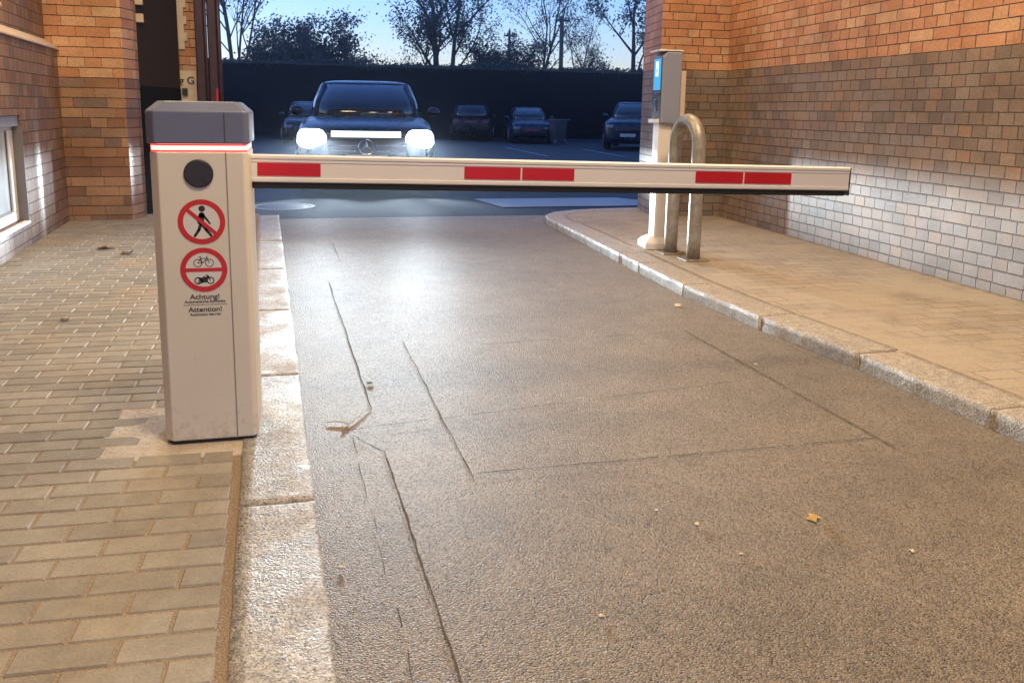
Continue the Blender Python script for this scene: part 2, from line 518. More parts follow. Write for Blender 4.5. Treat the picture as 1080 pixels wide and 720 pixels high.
# ------------------------------------------------------------------ left pavement: individually laid clay pavers in one sheet
KX = lambda y: .094 - .036 * y          # left kerb, road edge
def lw_x(y): return -1.93 - .056 * (y - 6.1)     # left wall face
b = MB(); b.prism([(lw_x(-3) - .1, -3), (KX(-3) - .19, -3), (KX(8.9) - .19, 8.9), (lw_x(8.9) - .1, 8.9)], -.05, .0402)
tag(b.build('pavement_bed', M['jointsand']), kind='structure')
b = MB()
tone = []
PL, PW, TH = .192, .0875, .044
th = R(-2.2)
ca, sa = math.cos(th), math.sin(th)
r0 = -1.2
nrow = int((9.0 - r0) / PW)
patch = [(-.60, 2.70), (-.15, 2.66), (-.15, 3.12), (-.585, 3.10)]
for r in range(nrow):
    y = r0 + r * PW
    xr = KX(y) - .222
    first = PL * (.5 if r % 2 else 1.)
    x = xr
    k = 0
    xe = lw_x(y)
    while x > xe - .02:
        l = first if k == 0 else PL
        k += 1
        x0 = x - l
        cx, cy = (x + x0) / 2, y + PW / 2
        # row tilt about the kerb line
        cy2 = cy + (cx - xr) * math.tan(th)
        if not (-.585 + .0 < cx - l * .25 and cx < -.10 and 2.68 < cy2 < 3.10) and not (cy2 > 8.60 and cx > -.5):
            dz = TH + rng.uniform(-.0009, .0009)
            g = .0035
            hx, hy = l / 2 - g, PW / 2 - g
            bx, by = hx - .004, hy - .004
            tx, ty = rng.uniform(-.004, .004), rng.uniform(-.005, .005)
            rz = th + rng.uniform(-.006, .006)
            c_, s_ = math.cos(rz), math.sin(rz)
            def P(px, py, pz): return (cx + px * c_ - py * s_, cy2 + px * s_ + py * c_, pz + (tx * px + ty * py if pz > .03 else 0))
            lo = [P(px, py, .02) for px, py in ((-hx, -hy), (hx, -hy), (hx, hy), (-hx, hy))]
            md = [P(px, py, dz - .004) for px, py in ((-hx, -hy), (hx, -hy), (hx, hy), (-hx, hy))]
            tp = [P(px, py, dz) for px, py in ((-bx, -by), (bx, -by), (bx, by), (-bx, by))]
            b.rings([lo, md, tp], False, True)
            tone += [rng.random()] * 12
        x = x0
po = b.build('pavement', M['paver'], fixn=False)
at = po.data.attributes.new('tone', 'FLOAT', 'POINT')
at.data.foreach_set('value', tone[:len(po.data.vertices)])
tag(po, kind='structure')

b = MB()
yy = [-1.2 + .12 * i for i in range(83)]
q = random.Random(9)
va = [(b.bm.verts.new((KX(y) - .2225 + q.uniform(-.003, .003), y, .0414)), b.bm.verts.new((KX(y) - .194, y, .0424))) for y in yy]
for (a0, a1), (c0, c1) in zip(va, va[1:]):
    if not 2.62 < a0.co.y < 3.1: b.bm.faces.new((a0, a1, c1, c0))
tag(b.build('gravel_joint', M['sand']), kind='structure')
# concrete footing the barrier stands in
def rough_plate(name, plan, z0, z1, mat, amp, n=14, seed=1):
    q = random.Random(seed)
    b = MB()
    pts = []
    for i in range(len(plan)):
        p, q2 = Vector(plan[i]), Vector(plan[(i + 1) % len(plan)])
        for k in range(n):
            t = p.lerp(q2, k / n)
            pts.append((t.x + q.uniform(-amp, amp), t.y + q.uniform(-amp, amp)))
    b.prism(pts, z0, z1)
    return b.build(name, mat, bevel=.006)
tag(rough_plate('concrete_footing', [(-.63, 2.625), (-.115, 2.61), (-.105, 3.15), (-.64, 3.15)], .01, .0432, M['concrete'], .012), kind='structure')

# ------------------------------------------------------------------ kerbs
def stone(b, a0, a1, c1, c0, z0, z1, seed):
    """one kerb stone: road edge a0->a1, inner edge c0->c1; faces roughened"""
    q = random.Random(seed)
    n, m_ = 14, 5
    amp = .0013
    top = []
    for i in range(n + 1):
        row = []
        t = (0, .012, .03)[i] if i < 3 else ((1, .988, .97)[n - i] if i > n - 3 else i / n)
        e0 = Vector(a0).lerp(Vector(a1), t); e1 = Vector(c0).lerp(Vector(c1), t)
        for j in range(m_ + 1):
            s = (0, .05, .2, .5, .8, 1)[j]
            p = e0.lerp(e1, s)
            edge = (j == 0) or (i in (0, n))
            row.append(b.bm.verts.new((p.x + q.uniform(-amp, amp) * (2. if edge else 1), p.y + q.uniform(-amp, amp), z1 + q.uniform(-amp, amp) * .4 - (.0035 if edge else 0))))
        top.append(row)
    for i in range(n):
        for j in range(m_):
            b.bm.faces.new((top[i][j], top[i + 1][j], top[i + 1][j + 1], top[i][j + 1]))
    # road face
    prev = [r[0] for r in top]
    for zz in (z1 - .03, z1 - .055, z0):
        cur = [b.bm.verts.new((v.co.x + q.uniform(-amp, amp) * 2.2, v.co.y + q.uniform(-amp, amp), zz)) for v in [r[0] for r in top]]
        for i in range(n): b.bm.faces.new((prev[i], cur[i], cur[i + 1], prev[i + 1]))
        prev = cur
    for rowi in (0, n):
        base = [b.bm.verts.new((v.co.x, v.co.y, z0)) for v in top[rowi]]
        for j in range(m_): b.bm.faces.new((top[rowi][j], top[rowi][j + 1], base[j + 1], base[j]))
    base = [b.bm.verts.new((r[-1].co.x, r[-1].co.y, z0)) for r in top]
    for i in range(n): b.bm.faces.new((top[i][-1], top[i + 1][-1], base[i + 1], base[i]))
b = MB()
cuts = [-1.6, -.05, 1.1, 2.245, 3.40, 4.55, 5.75, 7.0, 8.72]
for k, (y0, y1) in enumerate(zip(cuts, cuts[1:])):
    y0 += .003; y1 -= .003
    w = .197
    stone(b, (KX(y0), y0), (KX(y1), y1), (KX(y1) - w, y1), (KX(y0) - w, y0), -.05, .047, k)
tag(b.build('kerb', M['granite'], smooth=True), kind='structure')

rk = [(2.42, -1.5), (2.40, 1.0), (2.39, 2.3), (2.36, 3.3), (2.25, 4.2), (2.25, 5.0), (2.29, 6.25), (2.32, 7.2), (2.33, 8.0), (2.40, 8.28), (2.60, 8.53), (2.95, 8.66), (3.30, 8.72), (3.75, 8.76)]
def offs(pts, d):
    out = []
    for i, p in enumerate(pts):
        a, c = Vector(pts[max(i - 1, 0)]), Vector(pts[min(i + 1, len(pts) - 1)])
        t = (c - a).normalized()
        out.append((p[0] + t.y * d, p[1] - t.x * d))
    return out
def resample(pts, lens):
    P = [Vector(p) for p in pts]
    acc = [0.]
    for a, c in zip(P, P[1:]): acc.append(acc[-1] + (c - a).length)
    def at(s):
        for i in range(len(P) - 1):
            if s <= acc[i + 1]: return P[i].lerp(P[i + 1], (s - acc[i]) / (acc[i + 1] - acc[i]))
        return P[-1]
    return at, acc[-1]
at_o, tot = resample(rk, None)
s = 0.; k = 0
bt = MB()
q = random.Random(3)
cutr = [0.]
while cutr[-1] < tot - .3:
    cutr.append(min(tot, cutr[-1] + (.78 if cutr[-1] < 6.5 else .42 if cutr[-1] < 8.8 else .30) * q.uniform(.92, 1.1)))
for k, (s0, s1) in enumerate(zip(cutr, cutr[1:])):
    g = q.choice((.002, .003, .004, .009))
    a0, a1 = at_o(s0 + g), at_o(s1 - g)
    t = (a1 - a0).normalized(); nrm = Vector((t.y, -t.x))
    w = .225 if s1 < 9.2 else .2
    stone(bt, a0, a1, a1 + nrm * w, a0 + nrm * w, -.05, .074, 100 + k)
tag(bt.build('kerb', M['granite_warm'], smooth=True), kind='structure')

# right pavement
inn = offs(rk, .2)
def rw_x(y): return 3.99 + .034 * (y - 3.0)
b = MB()
b.prism(inn[:-1] + [(3.75, 8.56), (4.6, 8.56), (4.6, -1.5)], -.05, .068)
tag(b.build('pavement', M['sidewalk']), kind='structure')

# ------------------------------------------------------------------ brick passage
def wallbox(name, plan, z0, z1, mat, label, cat='brick wall', bevel=.006):
    b = MB(); b.prism(plan, z0, z1)
    o = b.build(name, mat, bevel=bevel)
    return tag(o, label, cat)
wallbox('brick_wall', [(rw_x(-4), -4), (rw_x(-4) + .9, -4), (rw_x(8) + .9, 7.95), (rw_x(7.95), 7.95)], -.1, 4.6, M['brick_right'],
        'long brick wall with grey brown lower courses and orange courses above, right of the road')
wallbox('brick_pillar', [(3.44, 7.95), (5.2, 7.951), (5.2, 8.68), (3.56, 8.68)], -.1, 4.6, M['brick_jamb'],
        'brick gateway pillar behind the ticket terminal, closing the right wall', 'brick pillar')
# left wall: lower part stands forward of the upper, sloping stone ledge on top, window opening in it
wy0, wy1, wz0, wz1 = 5.35, 7.02, .235, 1.01
ul = empty('brick_wall', (0, 0, 0), 0, 'brick wall with sloping ledge and white window, left of the barrier', 'brick wall')
def seg(b, y0, y1, z0, z1, d0=0., d1=.5):
    b.prism([(lw_x(y0) - d1, y0), (lw_x(y0) - d0, y0), (lw_x(y1) - d0, y1), (lw_x(y1) - d1, y1)], z0, z1)
b = MB()
seg(b, -4, wy0, -.1, 1.56); seg(b, wy1, 8.52, -.1, 1.56); seg(b, wy0, wy1, -.1, wz0); seg(b, wy0, wy1, wz1, 1.56)
b.build('masonry', M['brick_left'], ul)
b = MB(); seg(b, -4, 8.52, 1.645, 4.6, .09, .5)
b.build('upper_masonry', M['brick_left'], ul)
b = MB()
y0, y1 = -4, 8.5
prof = [(-.10, 1.56), (.018, 1.56), (.018, 1.575), (-.085, 1.650), (-.10, 1.650)]
b.rings([[(lw_x(y) + px, y, pz) for px, pz in prof] for y in (y0, y1)])
b.build('ledge', M['ledge'], ul, bevel=.004)
b = MB(); prof = [(-.10, 1.775), (-.065, 1.775), (-.065, 1.79), (-.085, 1.83), (-.10, 1.83)]
b.rings([[(lw_x(y) + px, y, pz) for px, pz in prof] for y in (-4, 7.05)])
b.build('upper_ledge', M['ledge'], ul, bevel=.003)
# window
win = MB()
def wbox(b, y0, y1, z0, z1, d0, d1): seg(b, y0, y1, z0, z1, d0, d1)
fr = MB(); wbox(fr, wy0 + .003, wy1 - .015, wz0 + .003, wz0 + .075, .06, .13); wbox(fr, wy0 + .003, wy1 - .015, .905, .93, .06, .13)
wbox(fr, wy1 - .135, wy1 - .015, wz0 + .0755, .9045, .06, .13); wbox(fr, wy0 + .003, wy0 + .1, wz0 + .0755, .9045, .06, .13)
w_o = fr.build('window', M['winframe'], ul, bevel=.006)
b = MB(); wbox(b, wy0 + .101, wy1 - .136, wz0 + .076, .904, .08, .095); b.build('pane', M['winpane'], w_o)
b = MB(); wbox(b, wy1 - .152, wy1 - .137, wz0 + .09, .89, .072, .079); wbox(b, wy0 + .102, wy1 - .153, wz0 + .078, wz0 + .089, .072, .079)
b.build('gasket', M['gasket'], w_o)
b = MB(); wbox(b, wy0 + .003, wy1 - .003, .9305, wz1 - .003, .02, .13); b.build('shutter_box', plain('shutterbox', (.30, .34, .45), .4), w_o)
b = MB(); wbox(b, wy1 - .013, wy1 - .003, wz0 + .003, .93, -.004, .13); b.build('reveal_strip', plain('revealstrip', (.16, .15, .16), .5), w_o)
b = MB(); wbox(b, wy0 - .02, wy1 + .0, wz0 - .022, wz0 + .001, -.014, .03); b.build('sill', M['winframe'], w_o, bevel=.004)

wallbox('brick_pillar', [(-2.9, 8.50), (-1.525, 8.50), (-1.462, 8.74), (-1.462, 8.90), (-2.9, 8.90)], -.1, 4.6, M['brick_pillar'],
        'projecting orange brick pillar at the far end of the left pavement', 'brick pillar')

# niche beyond the pillar: dark door, rendered corner with quoins, sign, folded steel gate
d = empty('door', (-1.463, 8.93, 0), math.atan2(.50, .285), 'dark brown door leaf standing open behind the orange pillar', 'door')
b = MB(); b.box(0, .60, 0, .05, 1.27, 2.9); b.build('leaf', M['doorwood'], d, bevel=.004)
b = MB(); b.box(0, .60, -.004, .054, .03, 1.268); b.build('kick_plate', plain('doorsteel', (.008, .009, .010), .8, spec=.15), d, bevel=.004)
b = MB(); b.tube([(.52, -.05, 1.05), (.42, -.05, 1.05)], .01); b.tube([(.52, -.05, 1.05), (.52, 0, 1.05)], .01); b.build('handle', M['chrome'], d)

cr = empty('building_corner', (0, 0, 0), 0, 'brick building corner with toothed cream quoins behind the barrier post', 'building')
b = MB(); b.prism([(-2.9, 9.53), (-1.0, 9.53), (-1.0, 10.3), (-2.9, 10.3)], -.1, 4.6); b.build('wall', M['brick_pillar'], cr)
b = MB()
q = random.Random(5)
for i in range(13):
    z0 = 1.66 + i * .165
    b.box(-1.6, -1.112, 9.505, 9.5285, z0, z0 + .083)
    b.box(-1.6, -1.085, 9.505, 9.5285, z0 + .0835, z0 + .1645)
b.build('quoin', M['cream'], cr)
b = MB(); b.box(-1.6, -1.018, 9.51, 9.5285, .3, 1.45); b.build('render_panel', M['cream'], cr)

def text_mesh(name, s, size, mat, parent, loc, rot, bold=0., xs=1., align='CENTER'):
    cu = bpy.data.curves.new('txt', 'FONT'); cu.body = s; cu.size = size; cu.align_x = align; cu.align_y = 'CENTER'; cu.offset = bold
    cu.fill_mode = 'FRONT'
    t = bpy.data.objects.new('txt', cu); COL.objects.link(t)
    dg = bpy.context.evaluated_depsgraph_get()
    me = bpy.data.meshes.new_from_object(t.evaluated_get(dg)); me.name = name
    bpy.data.objects.remove(t); bpy.data.curves.remove(cu)
    me.materials.clear(); me.materials.append(mat)
    me.transform(Matrix.Diagonal((xs, 1, 1, 1)))
    o = bpy.data.objects.new(name, me); COL.objects.link(o); o.parent = parent
    o.location = loc; o.rotation_euler = rot
    return o
text_mesh('lettering', 'g G', .105, M['signink'], cr, (-1.108, 9.506, 1.345), (PI / 2, 0, 0), .002)
b = MB(); b.box(-1.155, -1.105, 9.47, 9.5095, 1.20, 1.27); b.build('junction_box', M['black'], cr, bevel=.004)
b = MB()
for i in range(3):
    b.box(-1.47, -1.40, 8.91, 8.96, 1.86 + i * .16, 1.94 + i * .16)
tag(b.build('stone_trim', M['cream'], bevel=.006), 'cream toothed stone trim high on the inner edge of the orange pillar', 'stone trim')

g = empty('folding_gate', (-1.0, 9.40, 0), 0, 'dark purple steel gate folded back beside the cream building corner', 'gate')
b = MB()
for i, (x0, x1, y0) in enumerate(((.0, .085, .0), (.115, .205, .05))):
    b.box(x0, x1, y0, y0 + .07, .03, 3.2)
b.build('panel', M['gate'], g, bevel=.012)
b = MB(); b.tube([(.10, .02, .02), (.10, .02, 3.2)], .016, 10); b.build('hinge_pole', M['gate'], g, smooth=True)
b = MB(); b.tube([(.225, .06, .02), (.225, .06, 3.2)], .022, 12); b.build('edge_tube', M['gate'], g, smooth=True)
b = MB(); b.box(.175, .20, .040, .0495, 1.10, 1.27); b.build('reflector', plain('refl', (.5, .02, .06), .3), g, bevel=.003)

# roof of the passage (above the picture) and the arch over its far end
b = MB(); b.box(-3.2, 5.4, -4, 9.0, 4.6, 4.9); tag(b.build('ceiling', M['cream']), kind='structure')
b = MB(); b.box(-1.46, 3.43, 8.1, 8.6, 3.3, 4.6); tag(b.build('lintel', M['brick_jamb']), kind='structure')

# ------------------------------------------------------------------ warm passage lamps
def lamp(x, y, zz, label, watt, col=(1., .745, .46)):
    l = empty('ceiling_lamp', (x, y, zz), 0, label, 'lamp', 'ceiling lamps in the gateway')
    b = MB(); b.lathe([(.02, .40), (.02, .09), (.20, .06), (.22, .0), (.20, -.01)]); b.build('shade', M['lamphousing'], l, smooth=True)
    b = MB(); b.lathe([(.19, -.012), (.185, -.03), (.10, -.055), (.01, -.06)]); b.build('diffuser', M['lampglow'], l, smooth=True)
    la = bpy.data.lights.new('lamp_light', 'AREA'); la.shape = 'DISK'; la.size = .9; la.energy = watt; la.color = col
    lo = bpy.data.objects.new('lamp_light', la); COL.objects.link(lo); lo.parent = l; lo.location = (0, 0, -.075)
lamp(.6, 1.3, 4.2, 'round ceiling lamp nearest the camera', 150)
lamp(2.6, 3.4, 4.2, 'round ceiling lamp above the barrier arm', 120)
lamp(-1.0, 5.9, 4.0, 'round ceiling lamp above the left pavement', 120)
lamp(2.9, 7.0, 4.2, 'round ceiling lamp above the ticket terminal', 50)

# ------------------------------------------------------------------ barrier gate
bg_ = empty('barrier_gate', (-.297, 2.88, .045), 0, 'white car park barrier with grey cap, lit strip and lowered red striped arm', 'barrier')
ox, oy, oz = bg_.location
def loc(pts): return [(p[0] - ox, p[1] - oy) for p in pts]
def zz_(v): return v - oz
body = [(-.412, 2.727), (-.168, 2.727), (-.154, 2.741), (-.154, 3.02), (-.170, 3.036), (-.421, 3.036), (-.437, 3.02), (-.437, 2.755)]
b = MB(); b.prism(loc(body), zz_(.056), zz_(.9625)); hb = b.build('housing', M['housing'], bg_, bevel=.004)
ins = [(-.405, 2.735), (-.172, 2.735), (-.162, 2.745), (-.162, 3.02), (-.172, 3.028), (-.415, 3.028), (-.429, 3.02), (-.429, 2.76)]
b = MB(); b.prism(loc(ins), 0., zz_(.0565)); b.build('plinth', M['black'], hb)
b = MB(); b.box(-.2195 - ox, -.2165 - ox, 2.7255 - oy, 2.7268 - oy, zz_(.06), zz_(.962)); b.build('door_seam', plain('seam', (.25, .23, .21), .6), hb)
def grow(pl, d):
    c = Vector((-.2955, 2.88))
    return [(p[0] + (d if p[0] > c.x else -d), p[1] + (d if p[1] > c.y else -d)) for p in pl]
b = MB(); b.prism(loc(grow(body, -.004)), zz_(.9627), zz_(.986)); ls = b.build('light_strip', M['strip'], bg_, bevel=.002)
for z0_ in (.9629, .9812):
    b = MB(); b.prism(loc(grow(body, -.0032)), zz_(z0_), zz_(z0_ + .0046)); b.build('strip_rim', M['striprim'], ls)
cp = grow(body, .006); ct = grow(body, -.026)
b = MB(); b.rings([[(p[0] - ox, p[1] - oy, zz_(h)) for p in pl] for pl, h in ((cp, .9865), (cp, 1.082), (ct, 1.112))])
cap = b.build('cap', M['cap'], bg_, bevel=.004)
b = MB(); b.box(-.2195 - ox, -.2165 - ox, 2.7195 - oy, 2.7208 - oy, zz_(.99), zz_(1.078)); b.build('cap_seam', plain('cseam', (.07, .07, .09), .6), cap)

# graphics on the front: a 2-D sheet helper (x right, z up) at a given depth
def sheet2d(name, shapes, mat, parent, depth):
    b = MB()
    for pts in shapes:
        b.poly([(p[0] - ox, depth - oy, p[1] - oz) for p in pts])
    return b.build(name, mat, parent, uv=False)
def disc2(cx, cz, r, n=40): return [[(cx + r * math.cos(2 * PI * k / n), cz + r * math.sin(2 * PI * k / n)) for k in range(n)]]
def ring2(cx, cz, r0, r1, n=56):
    out = []
    for k in range(n):
        a, c = 2 * PI * k / n, 2 * PI * (k + 1) / n
        out.append([(cx + r0 * math.cos(a), cz + r0 * math.sin(a)), (cx + r1 * math.cos(a), cz + r1 * math.sin(a)), (cx + r1 * math.cos(c), cz + r1 * math.sin(c)), (cx + r0 * math.cos(c), cz + r0 * math.sin(c))])
    return out
def line2(pts, w, w1=None):
    out = []
    w1 = w if w1 is None else w1
    n = len(pts) - 1
    for i, (p, q_) in enumerate(zip(pts, pts[1:])):
        d_ = Vector((q_[0] - p[0], q_[1] - p[1])); n_ = Vector((-d_.y, d_.x)).normalized()
        a_ = n_ * (w + (w1 - w) * i / n) / 2; c_ = n_ * (w + (w1 - w) * (i + 1) / n) / 2
        out.append([(p[0] - a_.x, p[1] - a_.y), (q_[0] - c_.x, q_[1] - c_.y), (q_[0] + c_.x, q_[1] + c_.y), (p[0] + a_.x, p[1] + a_.y)])
    return out
FY = 2.727
b = MB(); b.lathe([(.0425, 0), (.0425, -.004), (.038, -.006), (.01, -.006)], (-.298 - ox, FY - .0002 - oy, .898 - oz), 40, 'Y')
b.build('sensor_disc', M['disc'], bg_)
def place(shapes, cx, cz, k=1.): return [[(cx + p[0] * k, cz + p[1] * k) for p in s] for s in shapes]
whites = plain('signwhite', (.74, .73, .70), .4, var=.02)
cx, cz = -.296, .752
sg = sheet2d('prohibition_sign', disc2(cx, cz, .0665), whites, bg_, FY - .0006)
sg['label'] = 'upper round sign with a struck out walking figure'
def capsule(p, q, w, w1=None): return line2([p, q], w, w1) + disc2(p[0], p[1], w / 2, 14) + disc2(q[0], q[1], (w1 or w) / 2, 14)
walk = disc2(.002, .040, .0095, 20)
walk += capsule((.001, .021), (-.001, -.004), .017, .014)
walk += capsule((.004, .022), (.016, .006), .0075, .006) + capsule((.016, .006), (.024, -.006), .006, .005)
walk += capsule((-.003, .022), (-.011, .008), .0075, .006) + capsule((-.011, .008), (-.009, -.004), .006, .005)
walk += capsule((.001, -.006), (.012, -.024), .0105, .009) + capsule((.012, -.024), (.026, -.043), .009, .0075)
walk += capsule((-.002, -.006), (-.009, -.025), .0105, .009) + capsule((-.009, -.025), (-.021, -.043), .009, .0075)
sheet2d('walking_figure', place(walk, cx, cz), M['signink'], sg, FY - .0009)
sheet2d('red_ring', ring2(cx, cz, .053, .0685), M['signred'], sg, FY - .0012)
sheet2d('red_slash', place(line2([(-.040, .037), (.040, -.037)], .0115), cx, cz), M['signred'], sg, FY - .0014)
cx, cz = -.296, .604
sg = sheet2d('prohibition_sign', disc2(cx, cz, .0665), whites, bg_, FY - .0006)
sg['label'] = 'lower round sign with a bicycle over a motorcycle'
def wheel2(x, y, r, w): return ring2(x, y, r - w, r, 24)
bike = wheel2(-.017, 0, .0125, .0022) + wheel2(.017, 0, .0125, .0022)
for l_ in ([(-.017, 0), (-.003, 0), (.010, .014), (-.008, .014), (-.017, 0)], [(-.003, 0), (-.010, .019)], [(.017, 0), (.009, .019), (.013, .021)], [(-.014, .019), (-.006, .019)]):
    bike += line2(l_, .0022)
sheet2d('bicycle', place(bike, cx, cz + .021), M['signink'], sg, FY - .0009)
moto = wheel2(-.018, 0, .0115, .0034) + wheel2(.018, 0, .0115, .0034)
moto += [[(-.016, .004), (-.008, -.006), (.006, -.006), (.011, .004), (.008, .012), (-.002, .013), (-.008, .009), (-.021, .012)]]
for l_ in ([(.018, 0), (.009, .017), (.004, .018)], [(-.018, 0), (-.004, -.002)], [(-.02, -.005), (-.004, -.006)]):
    moto += line2(l_, .003)
moto += disc2(.011, .012, .004, 12)
sheet2d('motorcycle', place(moto, cx, cz - .034), M['signink'], sg, FY - .0009)
sheet2d('red_ring', ring2(cx, cz, .053, .0685), M['signred'], sg, FY - .0012)
sheet2d('red_bar', place(line2([(-.054, 0), (.054, 0)], .011), cx, cz), M['signred'], sg, FY - .0014)
tx = -.297
fr_ = (PI / 2, 0, 0)
def cap_text(s, size, z_, bold, xs=1.): return text_mesh('caption', s, size, M['signink'], bg_, (tx - ox, FY - .0008 - oy, z_ - oz), fr_, bold, xs)
cap_text('Achtung!', .0215, .519, .0003, 1.12)
cap_text('Automatische Schranke', .0118, .5045, .0002, 1.06)
cap_text('Attention!', .0215, .479, .0003, 1.10)
cap_text('Automatic barrier', .0118, .464, .0002, 1.06)
sheet2d('caption_line', place(line2([(-.064, 0), (.064, 0)], .0012), tx, .4945), M['signink'], bg_, FY - .0008)

# the arm, hinged on the right of the housing, drooping a little
ar = empty('arm_pivot', (0, 0, 0))
bpy.data.objects.remove(ar)
am = Matrix.Translation((-.163 - ox, 2.9 - oy, .9025 - oz)) @ Matrix.Rotation(R(1.12), 4, 'Y')
LA = 2.225
b = MB()
prof = [(0, -.0445), (0, .030), (-.003, .031), (-.003, .036), (.0, .037), (.004, .0445), (.040, .0445), (.046, .038), (.046, -.038), (.040, -.0445), (.003, -.0445)]
prof = [(.002, -.0445), (-.0012, -.041), (-.0012, -.031), (.0012, -.0300), (.0012, .0205), (-.0005, .0215), (-.0005, .0275), (.0015, .0285), (.0015, .0315), (-.002, .0325), (-.002, .041), (.002, .0445), (.040, .0445), (.046, .038), (.046, -.038), (.040, -.0445)]
b.rings([[am @ Vector((x, p[0], p[1])) for p in prof] for x in (0, LA)])
arm = b.build('arm', M['white_arm'], bg_)
b = MB(); b.box(.01, LA - .008, .006, .040, -.066, -.0447, am); b.build('rubber_edge', M['rubber'], arm, bevel=.005)
b = MB(); b.box(LA + .0003, LA + .006, -.001, .045, -.064, .043, am); b.build('end_cap', M['rubber'], arm, bevel=.002)
for x0, x1 in ((-.136, .065), (.548, .748), (.754, .945), (1.415, 1.608), (1.614, 1.810)):
    b = MB(); b.box(x0 + .163, x1 + .163, -.0006, .001, -.0235, .0185, am); b.build('red_stripe', M['red'], arm)

# ------------------------------------------------------------------ ticket terminal
T = empty('ticket_terminal', (2.70, 6.10, .068), R(-6), 'blue screened grey ticket terminal on a white post behind the steel hoop', 'ticket terminal')
b = MB()
b.box(-.072, .03, -.075, .075, .03, .96); tp = b.build('post', M['term_white'], T, bevel=.008)
b = MB(); b.rings([[(x - .03, y, h) for x, y in ((-s, -s), (s, -s), (s, s), (-s, s))] for s, h in ((.115, .0), (.115, .05), (.095, .075), (.06, .10))])
b.build('foot', M['term_white'], T, bevel=.008)
b = MB()
# C-shaped housing: side panels and back, open towards the road (-x)
prof = [(-.075, .955), (.075, .945), (.075, 1.475), (-.04, 1.478), (-.075, 1.44)]
b.rings([[(p[0], y, p[1]) for p in prof] for y in (-.115, .115)])
tb = b.build('housing', M['term_grey'], T, bevel=.012)
b = MB(); b.box(.076, .115, -.10, .10, 1.0, 1.34); b.build('back_box', plain('backbox', (.62, .50, .40), .5), T, bevel=.006)
b = MB(); b.box(-.0775, -.0755, -.10, .10, .99, 1.435); b.build('front_panel', M['black'], T)
b = MB(); b.box(-.0795, -.078, -.085, .085, 1.20, 1.43); sc = b.build('screen', M['screen'], T)
b = MB(); b.box(-.0805, -.0797, -.03, .04, 1.30, 1.41); b.build('screen_symbol', M['screenwhite'], sc)
b = MB(); b.box(-.0813, -.0807, -.008, .018, 1.325, 1.355); b.build('screen_symbol', M['screen'], sc)
b = MB(); b.box(-.088, -.078, -.08, .02, 1.165, 1.185); b.build('ticket_slot', M['chrome'], T, bevel=.002)
b = MB(); b.box(-.084, -.078, -.02, .05, 1.04, 1.13); b.build('card_reader', M['chrome'], T, bevel=.003)
b = MB(); b.box(-.105, -.078, -.10, .10, .955, .985); b.build('lower_lip', M['winframe'], T, bevel=.004)
b = MB(); b.box(-.105, -.06, -.125, .125, 1.4775, 1.492); b.box(-.06, .08, -.118, .118, 1.4795, 1.489); b.build('rain_hood', M['winframe'], T, bevel=.004)

# steel hoop guard
Hh = empty('hoop_guard', (2.74, 5.68, .068), 0, 'galvanised steel hoop bollard standing in front of the ticket terminal', 'hoop bollard')
pts = []
for k in range(7): pts.append((-.07, .15, .012 + .82 * k / 6))
for k in range(1, 16):
    t = PI * k / 16
    pts.append((-.07 + .04 * k / 16, .15 * math.cos(t), .832 + .15 * math.sin(t)))
for k in range(7): pts.append((-.03, -.15, .832 - .82 * k / 6))
b = MB(); b.tube(pts, .048, 20); b.build('hoop', M['steel'], Hh, smooth=True)
for x, y in ((-.07, .15), (-.03, -.15)):
    b = MB(); b.box(x - .09, x + .09, y - .085, y + .085, .0, .012); bp = b.build('base_plate', M['rustplate'], Hh, bevel=.003)
    for dx, dy in ((-.07, -.065), (.07, -.065), (-.07, .065), (.07, .065)):
        c = MB(); c.lathe([(.010, .0), (.010, .009), (.004, .011)], (x + dx, y + dy, .0122), 6); c.build('bolt', M['rustplate'], bp)

# ------------------------------------------------------------------ cars
def se(hw, y0, y1, zz, e=5., n=28):
    cy, hy = (y0 + y1) / 2, (y1 - y0) / 2
    out = []
    for k in range(n):
        t = 2 * PI * (k + .5) / n
        c, s_ = math.cos(t), math.sin(t)
        out.append((hw * math.copysign(abs(c) ** (2 / e), c), cy + hy * math.copysign(abs(s_) ** (2 / e), s_), zz))
    return out
SUV = dict(st=[(0., .60, .34, .845), (.05, .74, .27, .91), (.18, .845, .22, .955), (.45, .905, .20, 1.005), (.9, .917, .20, 1.05), (1.25, .917, .20, 1.085), (2.0, .917, .20, 1.09), (3.3, .917, .20, 1.10), (4.0, .90, .22, 1.10), (4.3, .85, .30, 1.07), (4.42, .74, .36, 1.02)],
           gh=[(.80, 1.12, 4.28, 1.06), (.755, 1.55, 4.16, 1.30), (.665, 1.98, 3.95, 1.56), (.60, 2.15, 3.80, 1.615), (.35, 2.5, 3.5, 1.64)], wy=(.87, 3.60), wr=.345)
SEDAN = dict(st=[(0., .55, .36, .66), (.06, .72, .28, .73), (.2, .82, .22, .80), (.5, .87, .2, .86), (1.0, .885, .19, .91), (1.4, .885, .19, .945), (2.2, .885, .19, .95), (3.4, .885, .19, .96), (4.1, .87, .22, .97), (4.5, .82, .3, .94), (4.62, .72, .4, .88)],
             gh=[(.77, 1.25, 4.0, .93), (.71, 1.75, 3.7, 1.16), (.60, 2.2, 3.25, 1.39), (.53, 2.4, 3.1, 1.435), (.3, 2.6, 2.95, 1.45)], wy=(.92, 3.66), wr=.32)
WAGON = dict(st=SEDAN['st'], gh=[(.78, 1.25, 4.5, .94), (.73, 1.75, 4.38, 1.2), (.64, 2.2, 4.15, 1.45), (.57, 2.4, 4.0, 1.495), (.3, 2.6, 3.8, 1.51)], wy=(.92, 3.66), wr=.32)
